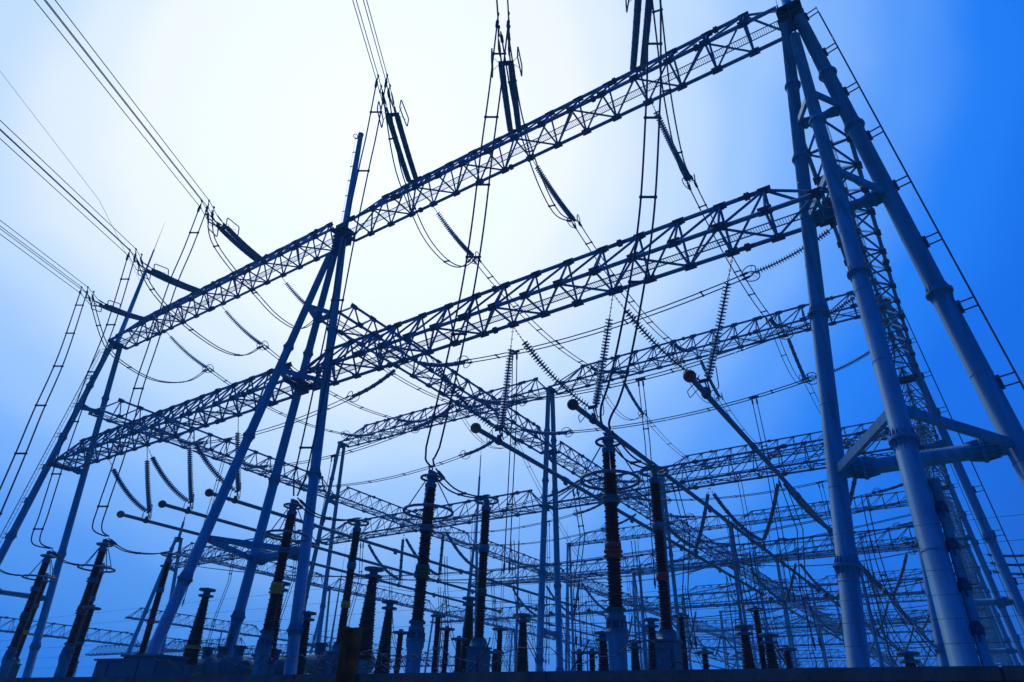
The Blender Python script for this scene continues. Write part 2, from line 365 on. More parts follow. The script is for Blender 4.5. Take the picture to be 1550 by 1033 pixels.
# ------------------------------------------------------------------ lattice beams
W_, H_ = 1.75, 1.8
def rel_tube(mb, A, B, r, n=6): mb.tube(A, B, r, n=n, caps=False)
def lattice_proto(Lb, s0, bay, nb, detail, name, label, group):
    root = thing(name, (0, 0, 0), label, 'lattice beam', group)
    cr, br = (.095, .056) if detail else (.09, .045)
    cn = 10 if detail else 6; bn = 6 if detail else 4
    x0, x1 = .35, Lb-.35; tx0 = s0+bay*(1 if s0 > .5 else 2 if s0 < .1 else 1); ntop = int((Lb-1.5-tx0)/bay); tx1 = tx0+bay*ntop
    for y in (-W_/2, W_/2): MB().tube((x0, y, 0), (x1, y, 0), cr, n=cn).build('bottom_chord', M_lat, root)
    MB().tube((tx0-.25, 0, H_), (tx1+.25, 0, H_), cr, n=cn).build('top_chord', M_lat, root)
    for xx, tx in ((x0, tx0), (x1, tx1)):
        for y in (-1, 1): MB().tube((tx, 0, H_), (xx, y*W_*.35, .1), .06, n=6).build('end_brace', M_lat, root)
    st = [s0+bay*k for k in range(nb+1) if x0+.2 < s0+bay*k < x1-.2]
    tops = [tx0+bay*k for k in range(ntop+1)]
    stuff = MB()
    def add(kind, p, q):
        if detail:
            key = (kind, Lb, bay)
            if key not in BR: BR[key] = MB().tube(V((0, 0, 0)), V(q)-V(p), br, n=bn, caps=False).mesh('brace', M_lat)
            inst('brace', BR[key], root, Matrix.Translation(V(p)))
        else: stuff.tube(p, q, br, n=bn, caps=False)
    for t in tops:
        for y in (-1, 1):
            add(('a', y), (t, 0, H_), (t, y*W_/2, 0)); add(('b', y), (t, 0, H_), (t-bay, y*W_/2, 0))
    for k, s1 in enumerate(st):
        add(('s',), (s1, -W_/2, 0), (s1, W_/2, 0))
        if k+1 < len(st):
            if k % 2: add(('d',), (s1, -W_/2, 0), (s1+bay, W_/2, 0))
            else: add(('e',), (s1, W_/2, 0), (s1+bay, -W_/2, 0))
    if not detail:
        o_ = stuff.build('bracing', M_lat, root); o_['kind'] = 'stuff'
    gk = 'g1'
    if gk not in BR:
        m = MB(); m.box((0, 0, .04), (.52, .025, .34)); m.box((0, .0, .0), (.52, .34, .025)); m.box((0, 0, 0), (.3, .22, .2))
        BR[gk] = m.mesh('gusset_plate', M_dark)
        m = MB(); m.lathe((-.32, 0, 0), (.32, 0, 0), [(0, .095), (.3, .10), (.38, .175), (.47, .175), (.48, .15), (.52, .15), (.53, .175), (.62, .175), (.7, .10), (1, .095)], 12); BR['fl'] = m.mesh('chord_flange', M_dark)
    gs = MB()
    for s1 in st:
        for y in (-1, 1):
            if detail: inst('gusset_plate', BR[gk], root, Matrix.Translation((s1, y*W_/2, 0)) @ Matrix.Rotation(-y*.5, 4, 'X'))
            else: gs.lathe((s1-.2, y*W_/2, 0), (s1+.2, y*W_/2, 0), [(0, .1), (.2, .13), (.8, .13), (1, .1)], 5)
    for t in tops:
        if detail: inst('gusset_plate', BR[gk], root, Matrix.Translation((t, 0, H_-.04)))
        else: gs.box((t, 0, H_-.05), (.34, .2, .2))
    fx = [Lb*f for f in (.2, .44, .67, .86)]
    for k, f in enumerate(fx):
        for (y, z, dx) in ((-W_/2, 0, 0), (W_/2, 0, .4), (0, H_, .9)):
            if detail: inst('chord_flange', BR['fl'], root, Matrix.Translation((f+dx, y, z)))
            else: gs.lathe((f+dx-.3, y, z), (f+dx+.3, y, z), [(0, .09), (.4, .19), (.6, .19), (1, .09)], 6)
    if not detail: o_ = gs.build('joint_plates', M_dark, root); o_['kind'] = 'stuff'
    # walkway
    rl = MB()
    for y in (-.2, .2): rl.beam((x0, y, -.02), (x1, y, -.02), .025, .05)
    w_o = rl.build('walkway', M_lat, root)
    gm = MB(); k = x0; stp = .10 if detail else .3
    while k < x1: gm.box((k, 0, .0), (.02 if detail else .08, .39, .012)); k += stp
    g_o = gm.build('grating', M_grate, w_o); g_o['kind'] = 'stuff'
    e = MB()
    for xx in (x0-.05, x1+.05): e.box((xx, 0, .02), (.06, W_*1.0, .3)); e.box((xx, 0, .02), (.4, .3, .15))
    e.build('end_plate', M_dark, root)
    return root
BR = {}
UPG = 'lattice beams of the yard'
def put(root, A, B, label=None):
    A = V(A); B = V(B); root.location = A; root.rotation_euler = (0, 0, math.atan2(B.y-A.y, B.x-A.x))
hb1 = lattice_proto(29.7, 0., 1.856, 16, True, 'lattice_beam', 'high lattice beam sloping up to the right mast, carrying three pairs of line insulators', UPG)
put(hb1, (XM, Y0, HU), (XR, Y0, HU))
hb2 = dup(hb1, (XL, Y0, HU), 'high lattice beam falling to the left edge from the ringed centre left mast', 0)
lb1 = lattice_proto(29.7, .195, 1.795, 16, True, 'lattice_beam', 'lower front lattice beam from the ringed mast to the right mast, holding the V insulators', UPG)
put(lb1, (XM, Y0-.72, HL), (XR, Y0-.72, HL))
lb2 = lattice_proto(29.6, .9+.1, 1.795, 16, True, 'lattice_beam', 'lower front lattice beam at left, between the needle topped mast and the ringed mast', UPG)
put(lb2, (XL, Y0-.72, HL), (XM, Y0-.72, HL))
bb = lattice_proto(27.93, .3, 1.82, 15, True, 'lattice_beam', 'lattice beam running away from the ringed mast behind the lower front beam', UPG)
put(bb, (XM, row(0), HB), (XM, row(1), HB))
dup(bb, (XL, row(0), HB), 'peaked lattice beam running away from the needle topped left mast', PI/2)
dup(bb, (XR, row(0), HB), 'lattice beam seen end on behind the nearest leg of the right mast', PI/2)
dup(hb1, (XM, row(1), HU), 'high lattice beam of the second row, right of the twin legged middle mast', 0)
dup(hb1, (XL, row(1), HU), 'high lattice beam of the second row, left of the twin legged middle mast', 0)
fa_ = lattice_proto(29.7, 0., 1.856, 16, False, 'lattice_beam', 'high lattice beam of the third row in the right bay', UPG)
put(fa_, (XM, row(2), HU), (XR, row(2), HU))
for j in range(3, 9):
    for (a, b) in ((XM, XR), (XL, XM)):
        dup(fa_, (a, row(j), HU), 'high lattice beam of the %s row in the %s' % (ORD[j], BAY[(a, b)]), 0)
for j in range(1, 9):
    for (a, b) in ((XM, XR), (XL, XM), (XQ, XL)):
        if a == XQ and j not in (1, 3, 5): continue
        dup(fa_, (a, row(j)-.7, HL), 'low lattice beam of the %s row in the %s' % (ORD[j], BAY[(a, b)]), 0)
fb_ = lattice_proto(27.93, .3, 1.82, 15, False, 'lattice_beam', 'receding lattice beam on the centre mast line between second and third rows', UPG)
put(fb_, (XM, row(1), HB), (XM, row(2), HB))
for X in (XR, XM, XL):
    for j in range(1, 9):
        if X == XM and j == 1: continue
        dup(fb_, (X, row(j), HB), 'receding lattice beam on the %s between %s and %s rows' % (LINE[X], ORD[j], ORD[j+1]), PI/2)
for j in range(1, 6):
    dup(fb_, (XQ, row(j), 20.6), 'receding lattice beam on the %s between %s and %s rows' % (LINE[XQ], ORD[j], ORD[j+1]), PI/2)
for k, (y, z) in enumerate(((38., 11.3), (66., 11.3), (94., 11.3), (62., 15.4), (90., 15.4), (118., 15.4))):
    dup(fb_, (-121, y, z), 'thin receding lattice beam beyond the far left mast line, %s of six' % ORD[k], PI/2)
# distant gantries beyond the far left
dg = 'small gantries far away at lower left'
k = 0
for (X, Y, z) in ((-150, 86, 13), (-180, 86, 13), (-150, 100, 11), (-150, 112, 15), (-180, 112, 15), (-210, 112, 15), (-120, 128, 13), (-160, 150, 15), (-190, 150, 15), (-220, 150, 15)):
    dup(fa_, (X, Y, z), 'far off lattice beam low on the left horizon, %s counting from the yard' % ORD[k], .0, dg); k += 1
for kk, (X, Y) in enumerate(((-120, 100), (-150, 100), (-150, 86), (-180, 112), (-210, 112), (-240, 112), (-160, 150), (-190, 150))):
    yframe_mast(X, Y, 15, 'tiny far off A shaped mast low on the left horizon, %s counting from the yard' % ORD[kk], 1.8, 21, (8,), dg, r0=.2, n=8)

# ------------------------------------------------------------------ insulators
def disc_mesh(R=.19):
    return MB().lathe((0, 0, 0), (0, 0, .13), [(0, .028), (.1, R*.98), (.2, R), (.38, R*.6), (.55, .05), (1, .03)], 12, False).mesh('insulator_disc', M_ins)
ME_disc = disc_mesh(); ME_disc_b = disc_mesh(.175)
def chain(pts, r=.022, link=.16):
    m = MB(); L = plen(pts); n = max(2, int(L/link))
    for k, (p, d) in enumerate(along(pts, [L*(q+.5)/n for q in range(n)])):
        _, u, v = frame(d); a = u if k % 2 else v
        m.path([p+d*(.075*math.cos(t))+a*(.035*math.sin(t)) for t in [2*PI*q/6 for q in range(6)]], r*.75, 4, True)
    return m
def disc_string(root, pts, chain_len, name='insulator_disc', me=None, step=.15, end=.1):
    org = root.location; L = plen(pts)
    if chain_len > .05:
        fine = [p for p, d in along(pts, [chain_len*q/3 for q in range(4)])]
        chain(fine).build('chain', M_dark, root, org)
    n = int((L-chain_len-end)/step)
    MB().path([p for p, d in along(pts, [chain_len+(L-chain_len)*q/14 for q in range(15)])], .03, 5).build('insulator_core', M_dark, root, org)
    for p, d in along(pts, [chain_len+step*(q+.5) for q in range(n)]):
        inst(name, me or ME_disc, root, axis_matrix(p-V(org), d))
def ribbed(mb, pts, r=.12, step=.09, n=8, joints=5):
    L = plen(pts); m = int(L/step); prof = []
    rings = []; u = None
    for k in range(m*2+1):
        s_ = L*k/(m*2); p, d = along(pts, [s_])[0]
        jn = any(abs(s_-L*q/joints) < .09 for q in range(1, joints)) if joints else False
        rr = (r*.62 if jn else (r if k % 2 else r*.78))
        if u is None: _, u, v = frame(d)
        u = (u-d*u.dot(d)).normalized(); v = d.cross(u)
        rings.append(mb._ring(p, u, v, rr, n))
    for a, b in zip(rings, rings[1:]):
        for q in range(n): mb._q(a+q, a+(q+1) % n, b+(q+1) % n, b+q)
    mb._q(*[rings[0]+q for q in range(n)], sm=False); mb._q(*[rings[-1]+q for q in reversed(range(n))], sm=False)
    return mb
def joints_mesh(mb, pts, r, joints, n=8):
    L = plen(pts)
    for q in range(1, joints):
        p, d = along(pts, [L*q/joints])[0]; mb.lathe(p-d*.07, p+d*.07, [(0, r*.5), (.2, r*1.02), (.8, r*1.02), (1, r*.5)], n)
    return mb
def race(c, nrm_, lx, ly, r, u0=None):
    d, u, v = frame(nrm_)
    if u0 is not None:
        u = (V(u0)-d*V(u0).dot(d)).normalized(); v = d.cross(u)
    pts = []; k = min(lx, ly)*.35
    for (cx, cy, a0) in ((lx-k, ly-k, 0), (-lx+k, ly-k, 90), (-lx+k, -ly+k, 180), (lx-k, -ly+k, 270)):
        for t in (0, 30, 60, 90):
            a = math.radians(a0+t); pts.append(V(c)+u*(cx+k*math.cos(a))+v*(cy+k*math.sin(a)))
    return MB().path(pts, r, 5, True)

# V strings under the low front beams
VZ = 12.98+1.6; YA = 25.25
NR = [-20.83+5.385*k for k in range(4)]; NL = [-53.18+5.385*k for k in range(4)]
def v_set(xa, xb, Y, label, group, proto=False):
    xm = (xa+xb)/2; org = V((xm, Y+3.1, VZ)); root = thing('v_insulator_set', org, label, 'insulator', group)
    ap = V((xm, Y+3.1, VZ))
    for (xn, s_, ch) in ((xa, .62 if proto else .46, .6 if proto else .95), (xb, .36 if proto else .14, .6 if proto else 1.1)):
        A = V((xn, Y+.15, HL-.12)); B = ap+V((-.14 if xn < xm else .14, 0, .12))
        pts = sagp(A, B, s_, 16)
        if proto:
            c = chain([p for p, d in along(pts, [0, ch*.5, ch])], .025, .2); c.build('chain', M_dark, root, org)
            rest = [p for p, d in along(pts, [ch+(plen(pts)-ch)*q/10 for q in range(11)])]
            ribbed(MB(), rest, .165, .11, 8, 0).build('insulator_body', M_ins, root, org)
            jo = joints_mesh(MB(), rest, .178, 6).build('insulator_joints', M_dark, root, org); jo['kind'] = 'stuff'
        else: disc_string(root, pts, ch)
    m = MB(); m.box(ap+V((0, 0, .1)), (.5, .05, .16)); m.tube(ap+V((0, 0, .1)), ap+V((.1, .06, -.42)), .035, n=6); m.tube(ap+V((.12, -.1, .1)), ap+V((.16, .2, -.45)), .03, n=6)
    m.build('yoke_plate', M_dark, root, org)
    race(ap+V((.35, 0, .1)), (.55, .8, .15), .5, .33, .022, (.2, 0, 1)).build('grading_loop', M_dark, root, org)
    race(ap+V((-.5, -.1, -.25)), (.5, .85, 0), .34, .2, .02, (1, 0, .3)).build('grading_loop', M_dark, root, org)
    return root
vg = 'V shaped insulator sets holding the pipe busbars'
for k in range(3):
    v_set(NL[k], NL[k+1], Y0, 'V shaped insulator set holding the front of the %s ended pipe in the left bay' % PHN[k], vg)
    v_set(NR[k], NR[k+1], Y0, 'V shaped insulator set holding the front of the %s ended pipe in the right bay' % PHN[k], vg)
vp = v_set(NR[0], NR[1], row(1), 'thick V shaped insulator set, second row, yellow phase pipe, right bay', vg, True)
for j in range(1, 8):
    for bi, nn in ((0, NR), (1, NL)):
        for k in range(3):
            if j == 1 and bi == 0 and k == 0: continue
            dup(vp, ((nn[k]+nn[k+1])/2, row(j)+3.1, VZ), 'thick V shaped insulator set, %s row, %s phase pipe, %s bay' % (ORD[j], PHN[k], 'right left'.split()[bi]))

# ------------------------------------------------------------------ pipe busbars
PZ = 14.02
def pipe(X, ya, yb, ph, label, n=20):
    org = V((X, ya, PZ)); root = thing('pipe_busbar', org, label, 'busbar', 'tubular busbars hanging in the yard')
    MB().tube((X, ya+.2, PZ), (X, yb-.2, PZ), .125, n=n).build('tube', M_alu, root, org)
    for y in (ya, yb):
        b = MB(); s_ = 1 if y == ya else -1
        prof = [((1-math.cos(PI*q/12))/2, .265*math.sin(PI*q/12)) for q in range(0, 12)]
        b.lathe((X, y, PZ), (X, y+s_*.53, PZ), prof, 20, False); b.build('end_ball', PB[ph], root, org)
    y = ya+9
    while y < yb-2:
        m = MB(); m.lathe((X, y-.3, PZ), (X, y+.3, PZ), [(0, .13), (.1, .16), (.9, .16), (1, .13)], 14); m.box((X, y, PZ-.2), (.12, .3, .2)); m.build('sleeve_joint', M_cap, root, org); y += 9
    for y in [row(j)+3.1 for j in range(8) if ya < row(j)+3.1 < yb]:
        m = MB(); m.lathe((X, y-.16, PZ), (X, y+.16, PZ), [(0, .15), (.2, .19), (.8, .19), (1, .15)], 14); m.box((X, y, PZ+.22), (.08, .2, .2)); m.build('hanger_clamp', M_dark, root, org)
    return root
seg = ((22.9, 72.1), (75.0, 128.), (131., 184.))
for bi, nn in ((0, NR), (1, NL)):
    for k in range(3):
        X = (nn[k]+nn[k+1])/2
        for si, (a, b) in enumerate(seg):
            if bi == 0 and si == 0: lab = 'grey pipe busbar of the right bay ending in a big %s ball near the front' % PHN[k]
            elif si == 0: lab = 'long grey pipe busbar of the left bay ending in a %s ball near the front' % PHN[k]
            else: lab = 'distant pipe busbar, %s length of the %s phase, %s bay' % (ORD[si], PHN[k], 'right left'.split()[bi])
            pipe(X, a, b, k, lab, 16 if si == 0 else 8)

# ------------------------------------------------------------------ incoming lines
def at_dist(Np, px, py, L):
    d = ray(px, py).normalized(); Nn = V(Np)-EYE; b = d.dot(Nn); c = Nn.dot(Nn)-L*L; D = max(0, b*b-c); return EYE+d*(b-math.sqrt(D))
def wire_path(px, A, B):
    A = V(A); B = V(B); P = [None]+list(px)+[None]
    def prj(p):
        q = V(p)-EYE; z = q.dot(FW); return (775+FPX*q.dot(RT)/z, 516.5-FPX*q.dot(UP)/z, z)
    a = prj(A); b = prj(B); pts2 = [a[:2]]+list(px)+[b[:2]]
    s_ = [0]
    for p, q in zip(pts2, pts2[1:]): s_.append(s_[-1]+math.hypot(q[0]-p[0], q[1]-p[1]))
    res = [A]
    for p, t in zip(pts2[1:-1], s_[1:-1]):
        f = t/s_[-1]; iz = (1-f)/a[2]+f/b[2]; res.append(EYE+ray(*p)*(1/iz))
    return res+[B]
def smooth(pts, n=5):
    o_ = []
    P = [pts[0]]+list(pts)+[pts[-1]]
    for i_ in range(1, len(P)-2):
        p0, p1, p2, p3 = P[i_-1:i_+3]
        for q in range(n):
            t = q/n; o_.append(.5*((2*p1)+(-p0+p2)*t+(2*p0-5*p1+4*p2-p3)*t*t+(-p0+3*p1-3*p2+p3)*t**3))
    o_.append(pts[-1]); return o_
def twin(pts, sep, label, cat='cable', group=None, r=.03, nsp=3, name='twin_conductor', side=None, ends=True, conv=False):
    r *= 1.35; org = pts[0].copy(); root = thing(name, org, label, cat, group)
    L = plen(pts); d = (pts[-1]-pts[0])
    sd = V(side).normalized() if side else d.cross(V((0, 0, 1))).normalized()
    acc = [0.]
    for p, q in zip(pts, pts[1:]): acc.append(acc[-1]+(q-p).length)
    for s_ in (-1, 1): MB().path([p+sd*(sep/2*s_*(min(1, .3+.7*(L-t)/.8) if conv else 1)) for p, t in zip(pts, acc)], r, 6).build('wire', M_wire, root, org)
    for k in range(nsp):
        p, dd = along(pts, [L*(k+.6)/(nsp+.2)])[0]
        m = MB(); m.tube(p-sd*sep/2, p+sd*sep/2, r*1.3, n=6)
        for s_ in (-1, 1): m.lathe(p+sd*(sep/2*s_)-dd*.07, p+sd*(sep/2*s_)+dd*.07, [(0, r*1.2), (.3, r*1.9), (.7, r*1.9), (1, r*1.2)], 6)
        m.build('spacer', M_dark, root, org)
    if ends:
        for p, dd in along(pts, [.35] if conv else [.35, max(.5, L-.35)]):
            for s_ in (-1, 1): q = p+sd*(sep/2*s_); MB().lathe(q-dd*.22, q+dd*.22, [(0, r*1.2), (.15, r*2.1), (.85, r*2.1), (1, r*1.2)], 6).build('clamp', M_dark, root, org)
    return root
LDIR = (-ray(817, 956)).normalized()
PX = [-52.9, -45.0, -37.5, -22.63, -15.05, -7.55]
SE = [(160, 464), (232, 412), (338, 345), (594, 174), (766, 96), (975, -8)]
PN = ['leftmost', 'second from left', 'third from left', 'fourth from left', 'fifth from left', 'rightmost']
E_ = []
for k in range(6):
    A = V((PX[k], Y0-.9, HU+.05)); E = at_dist(A, *SE[k], 5.5); E_.append(E); d = (E-A).normalized()
    root = thing('tension_insulator_set', A, 'double dark insulator rods anchoring an incoming line, %s of six' % PN[k], 'insulator', 'double insulator sets of the incoming lines')
    sd = d.cross(V((0, 0, 1))).normalized(); up = sd.cross(d)
    m = MB(); m.tube(A, A+d*.45, .03, n=6); m.box(A+d*.5, (.1, .62, .16), (d, sd, up)); m.build('anchor_link', M_dark, root, A)
    for s_ in (-1, 1):
        a = A+d*.55+sd*.24*s_; b = E-d*.15+sd*.24*s_
        pts = sagp(a, b, .08, 8)
        ribbed(MB(), pts, .165, .07, 12, 0).build('insulator_rod', M_ins, root, A)
        Lp = plen(pts)
        for q in range(1, 7):
            pq, dq = along(pts, [Lp*q/7])[0]; MB().lathe(pq-dq*.06, pq+dq*.06, [(0, .08), (.2, .17), (.8, .17), (1, .08)], 12).build('rod_joint', M_dark, root, A)
    m = MB(); m.box(E, (.12, .75, .2), (d, sd, up)); m.box(E+d*.25+sd*.22, (.4, .05, .3), (d, sd, up)); m.box(E+d*.25-sd*.22, (.4, .05, .3), (d, sd, up)); m.build('yoke_plate', M_dark, root, A)
    for s_ in (-1, 1):
        c = E+d*.05+sd*(.68*s_)
        m = race(c, sd+d*.08*s_, .66, .34, .036, d); 
        m.tube(E+sd*.3*s_, c+d*.45, .014, n=4); m.tube(E+sd*.3*s_, c-d*.45, .014, n=4); m.build('corona_ring', M_dark, root, A)
    # bundle of four
    Lw = 90
    br = thing('bundled_line_conductor', E, 'bundle of thin wires rising from the high beam, %s of six' % PN[k], 'power line', 'incoming bundled line conductors')
    for (a, b) in ((-1, -1), (-1, 1), (1, -1), (1, 1)):
        q = sd*.24*a+up*.2*b; q2 = sd*.24*a+up*.24*b
        e0 = E+d*.5+sd*.22*a+up*.12*b
        pts = [e0, E+d*1.3+q2, E+LDIR*2.6+q2] + [E+LDIR*t+q2-V((0, 0, .00028*t*(Lw-t)*.0)) for t in (6, 12, 25, 45, Lw)]
        MB().path(pts, .022, 5).build('wire', M_wire, br, E)
        m = MB(); m.lathe(E+d*.55+sd*.22*a+up*.12*b, E+d*1.3+q2, [(0, .03), (.2, .05), (.8, .045), (1, .02)], 6); m.build('dead_end_clamp', M_dark, br, E)
    for t in (1.9, 2.6):
        for s_ in (-1, 1):
            m = MB(); p = E+LDIR*t+sd*.24*s_; m.tube(p-up*.26, p+up*.26, .028, n=6)
            for bb_ in (-1, 1): m.lathe(p+up*.24*bb_-LDIR*.1, p+up*.24*bb_+LDIR*.1, [(0, .03), (.3, .055), (.7, .055), (1, .03)], 6)
            m.build('spacer_clamp', M_dark, br, E)
# thin far overhead wires top left
A = V((XL, Y0, 42)); d = (EYE+ray(0, 108)*30)
MB().path([V((XL, Y0, 37.5)), EYE+ray(150, 303)*42, EYE+ray(0, 108)*40, EYE+ray(-150, -90)*34], .012, 5).build('sky_wire', M_wire)
tag(bpy.data.objects['sky_wire'], 'single hair thin wire crossing the upper left sky', 'power line')

# far side strings, conductors to the second row, jumpers
FE = [(315, 558), (398, 523), (484, 478), (718, 390), (870, 335), (1045, 275)]
jump = [[(160, 522), (195, 556), (240, 577), (285, 577)],
        [(225, 430), (252, 465), (290, 500), (335, 530), (370, 538)],
        [(322, 362), (350, 405), (385, 443), (420, 480), (455, 498)],
        [(600, 245), (620, 305), (645, 360), (675, 395), (700, 404)],
        [(783, 165), (800, 225), (822, 285), (845, 325)],
        [(1000, 60), (1008, 130), (1020, 200), (1032, 250)]]
drops = [[(95, 537), (58, 622), (30, 690), (2, 755)],
         [(169, 488), (135, 575), (100, 672), (80, 735), (66, 780), (54, 820)],
         [(285, 375), (261, 432), (232, 521), (208, 593), (185, 680), (157, 763), (147, 800)],
         [(562, 205), (552, 250), (530, 355), (507, 474), (483, 590), (465, 673), (452, 730)],
         [(750, 130), (738, 220), (723, 344), (708, 438), (688, 537), (655, 678), (650, 695)],
         [(990, 100), (988, 168), (980, 312), (964, 431), (938, 563), (917, 630)]]
ARX = [-52.5, -44.4, -38.1, -22.9, -15.35, -8.25]; ARY = 17.2; ARZ = 9.5
def tstring(A, B, label, cat='insulator', group='single tension strings', discs=True, sag=.25, hang=.5, ring=True, r=.155):
    A = V(A); B = V(B); root = thing('tension_insulator_string', A, label, cat, group); pts = sagp(A, B, sag, 14)
    if discs: disc_string(root, pts, hang, me=ME_disc_b, step=.14)
    else:
        rest = [p for p, d in along(pts, [hang+(plen(pts)-hang)*q/8 for q in range(9)])]
        MB().tube(A, rest[0], .02, n=4).build('chain', M_dark, root, A)
        ribbed(MB(), rest, r, .11, 8, 0).build('insulator_body', M_ins, root, A); jo = joints_mesh(MB(), rest, r*1.08, 6, 8).build('insulator_joints', M_dark, root, A); jo['kind'] = 'stuff'
    if ring:
        d = (pts[-1]-pts[-2]).normalized(); sd = d.cross(V((0, 0, 1))).normalized()
        for s_ in (-1, 1):
            m = MB().torus(B+d*.05+sd*.26*s_, sd+d*.25*s_, .32, .028, 18, 6, 1.25)
            for a in (0, 2, 4): m.tube(B, B+sd*.26*s_+d*(.3*math.cos(a))+sd.cross(d)*(.3*math.sin(a)), .01, n=4)
            m.build('corona_ring', M_dark, root, A)
    return root
cg = 'twin conductors strung above the yard'
for k in range(6):
    A = V((PX[k], Y0+.9, HU-.12)); B = V((PX[k], 27.6, 0)); dd_ = ray(*FE[k]); t = (PX[k]-EYE.x)/dd_.x; B = EYE+dd_*t
    tstring(A, B, 'beaded insulator string slanting down behind the high front beam, %s of six' % PN[k], group='beaded strings behind the high front beam')
    jp = smooth(wire_path(jump[k], E_[k]+(E_[k]-A).normalized()*1.2 if False else E_[k]+LDIR*1.9, B), 5)
    twin(jp, .34, 'slack twin jumper cable looping under the high front beam, %s of six' % PN[k], 'cable', 'jumper loops under the high beam', .028, 3)
    top = V((ARX[k], ARY, ARZ+.05)) if k else EYE+ray(-40, 850)*26
    dp = smooth(wire_path(drops[k], E_[k]+LDIR*2.6, top+V((0, 0, .15))), 6)
    twin(dp, .5, 'pair of long drop cables with rungs, %s of six' % PN[k], 'cable', 'drop cables from the incoming lines', .027, 6, side=tuple(RT), conv=True)
    C = V((PX[k], row(1)-5.4, HU-1.9)); twin(sagp(B, C, 1.0, 14), .4, 'twin conductor sagging from the front row to the second row, %s of six' % PN[k], 'power line', cg, .026, 5, side=(1, 0, 0))
    nm_ = 'row two insulator string with dark bands, front side of the high beam, %s of six' % PN[k]
    tstring((PX[k], row(1)-.9, HU-.1), C, 'dark banded string, near side of the second high beam, %s of six' % PN[k], group='strings of the second high beam', discs=False, hang=.3)
    if k >= 2:
        D = V((PX[k], row(1)+5.3, HU-2.0)); tstring((PX[k], row(1)+.9, HU-.1), D, 'dark banded string, far side of the second high beam, %s of six' % PN[k], group='strings of the second high beam', discs=False, hang=.3)
        J = [C.lerp(D, q/12)-V((0, 0, 2.3*math.sin(PI*q/12)**.8)) if 0 < q < 12 else (C if q == 0 else D) for q in range(13)]
        twin(J, .35, 'small twin jumper loop under the second high beam, %s of six' % PN[k], 'cable', 'jumper loops under the second high beam', .02, 2, side=(1, 0, 0))
        F = V((PX[k], row(2)-5.4, HU-1.9)) if k >= 3 else V((PX[k], row(2)-3, 16))
        twin(sagp(D, F, 1.0, 10), .4, 'twin conductor sagging from the second row to the third row, %s of six' % PN[k], 'power line', cg, .02, 4, side=(1, 0, 0))
        if k >= 3: tstring((PX[k], row(2)-.9, HU-.1), F, 'dark banded string, near side of the third high beam, %s of six' % PN[k], group='strings of the third high beam', discs=False, hang=.3)

# cross conductors between receding beams
YO = (7.7, 14.65, 21.6)
sp1 = None
for j in range(0, 5):
    for (xa, xb) in ((XM, XR), (XL, XM)):
        for q in range(3):
            y = row(j)+YO[q]; za = HB-.1; zb = HB-1.35
            A = V((xa+.9, y, za)); A2 = V((xa+5.4, y, zb)); B = V((xb-.9, y, za)); B2 = V((xb-5.2, y, zb))
            w1 = '%s cross cable behind the %s row, %s' % (ORD[q], ORD[j], BAY[(xa, xb)])
            if j == 0 or sp1 is None:
                s1 = tstring(A, A2, 'string at left end of ' + w1, group='end strings of the cross conductors', discs=False, hang=.25, r=.16)
                s2 = tstring(B, B2, 'string at right end of ' + w1, group='end strings of the cross conductors', discs=(xb == XR), hang=.25)
                if xb == XM: sp1, sp2 = s1, s2
            else:
                dup(sp1, A, 'string at left end of ' + w1); dup(sp2, B, 'string at right end of ' + w1)
            pts = sagp(A2, B2, .7, 12)
            if j < 3 or True: twin(pts, .4, 'twin cross conductor, ' + w1, 'power line', cg, .025, 4 if j < 2 else 1, side=(0, 1, 0), ends=j < 2)
            if j < 4:
                xs = xa+(9.5, 15.0, 20.5)[(q+j) % 3]; p = along(pts, [plen(pts)*(xs-xa-5.4)/(xb-xa-10.6)])[0][0]
                e = V((p.x+.25, p.y-.4, 7.2 if j else 8.5)); 
                rt_ = twin([p, p.lerp(e, .35)+V((.12, 0, 0)), p.lerp(e, .7)+V((.05, 0, 0)), e], .3, 'vertical twin dropper from ' + w1, 'cable', 'vertical droppers', .022, 2, side=(1, .2, 0))
                m = MB(); m.box(p, (.7, .12, .08)); m.box(p, (.12, .42, .08)); m.build('tee_clamp', M_dark, rt_, p)
for k in range(3):
    A = V((1.0, row(2), 17.4-.75*k)); B = V((5.6, row(2)+.6*k, 16.9-.75*k))
    tstring(A, B, 'thin string reaching sideways past the ladder at the far right, %s of three' % ORD[k], group='sideways strings at the far right', discs=False, hang=.8, r=.13)
    c_ = twin(sagp(B, B+V((26, 0, 1.5)), .8, 8), .3, 'twin conductor leaving sideways at the far right, %s of three' % ORD[k], 'power line', cg, .02, 2, side=(0, 1, 0), ends=False)
# droppers at the left centre and from pipes
for bi, nn in ((0, NR), (1, NL)):
    for k in range(3):
        X = (nn[k]+nn[k+1])/2
        for qi, y in enumerate((33+2*k, 61+2*k)):
            p = V((X, y, PZ-.1)); e = V((X+.4, y-.6, 5.2))
            twin([p, V((X+.5, y-.1, 11.)), V((X+.15, y-.35, 8)), e], .28, 'twin dropper hanging from the %s ended pipe of the %s bay, %s from the front' % (PHN[k], 'right left'.split()[bi], ORD[qi]), 'cable', 'droppers under the pipes', .02, 2, side=(1, 0, 0))

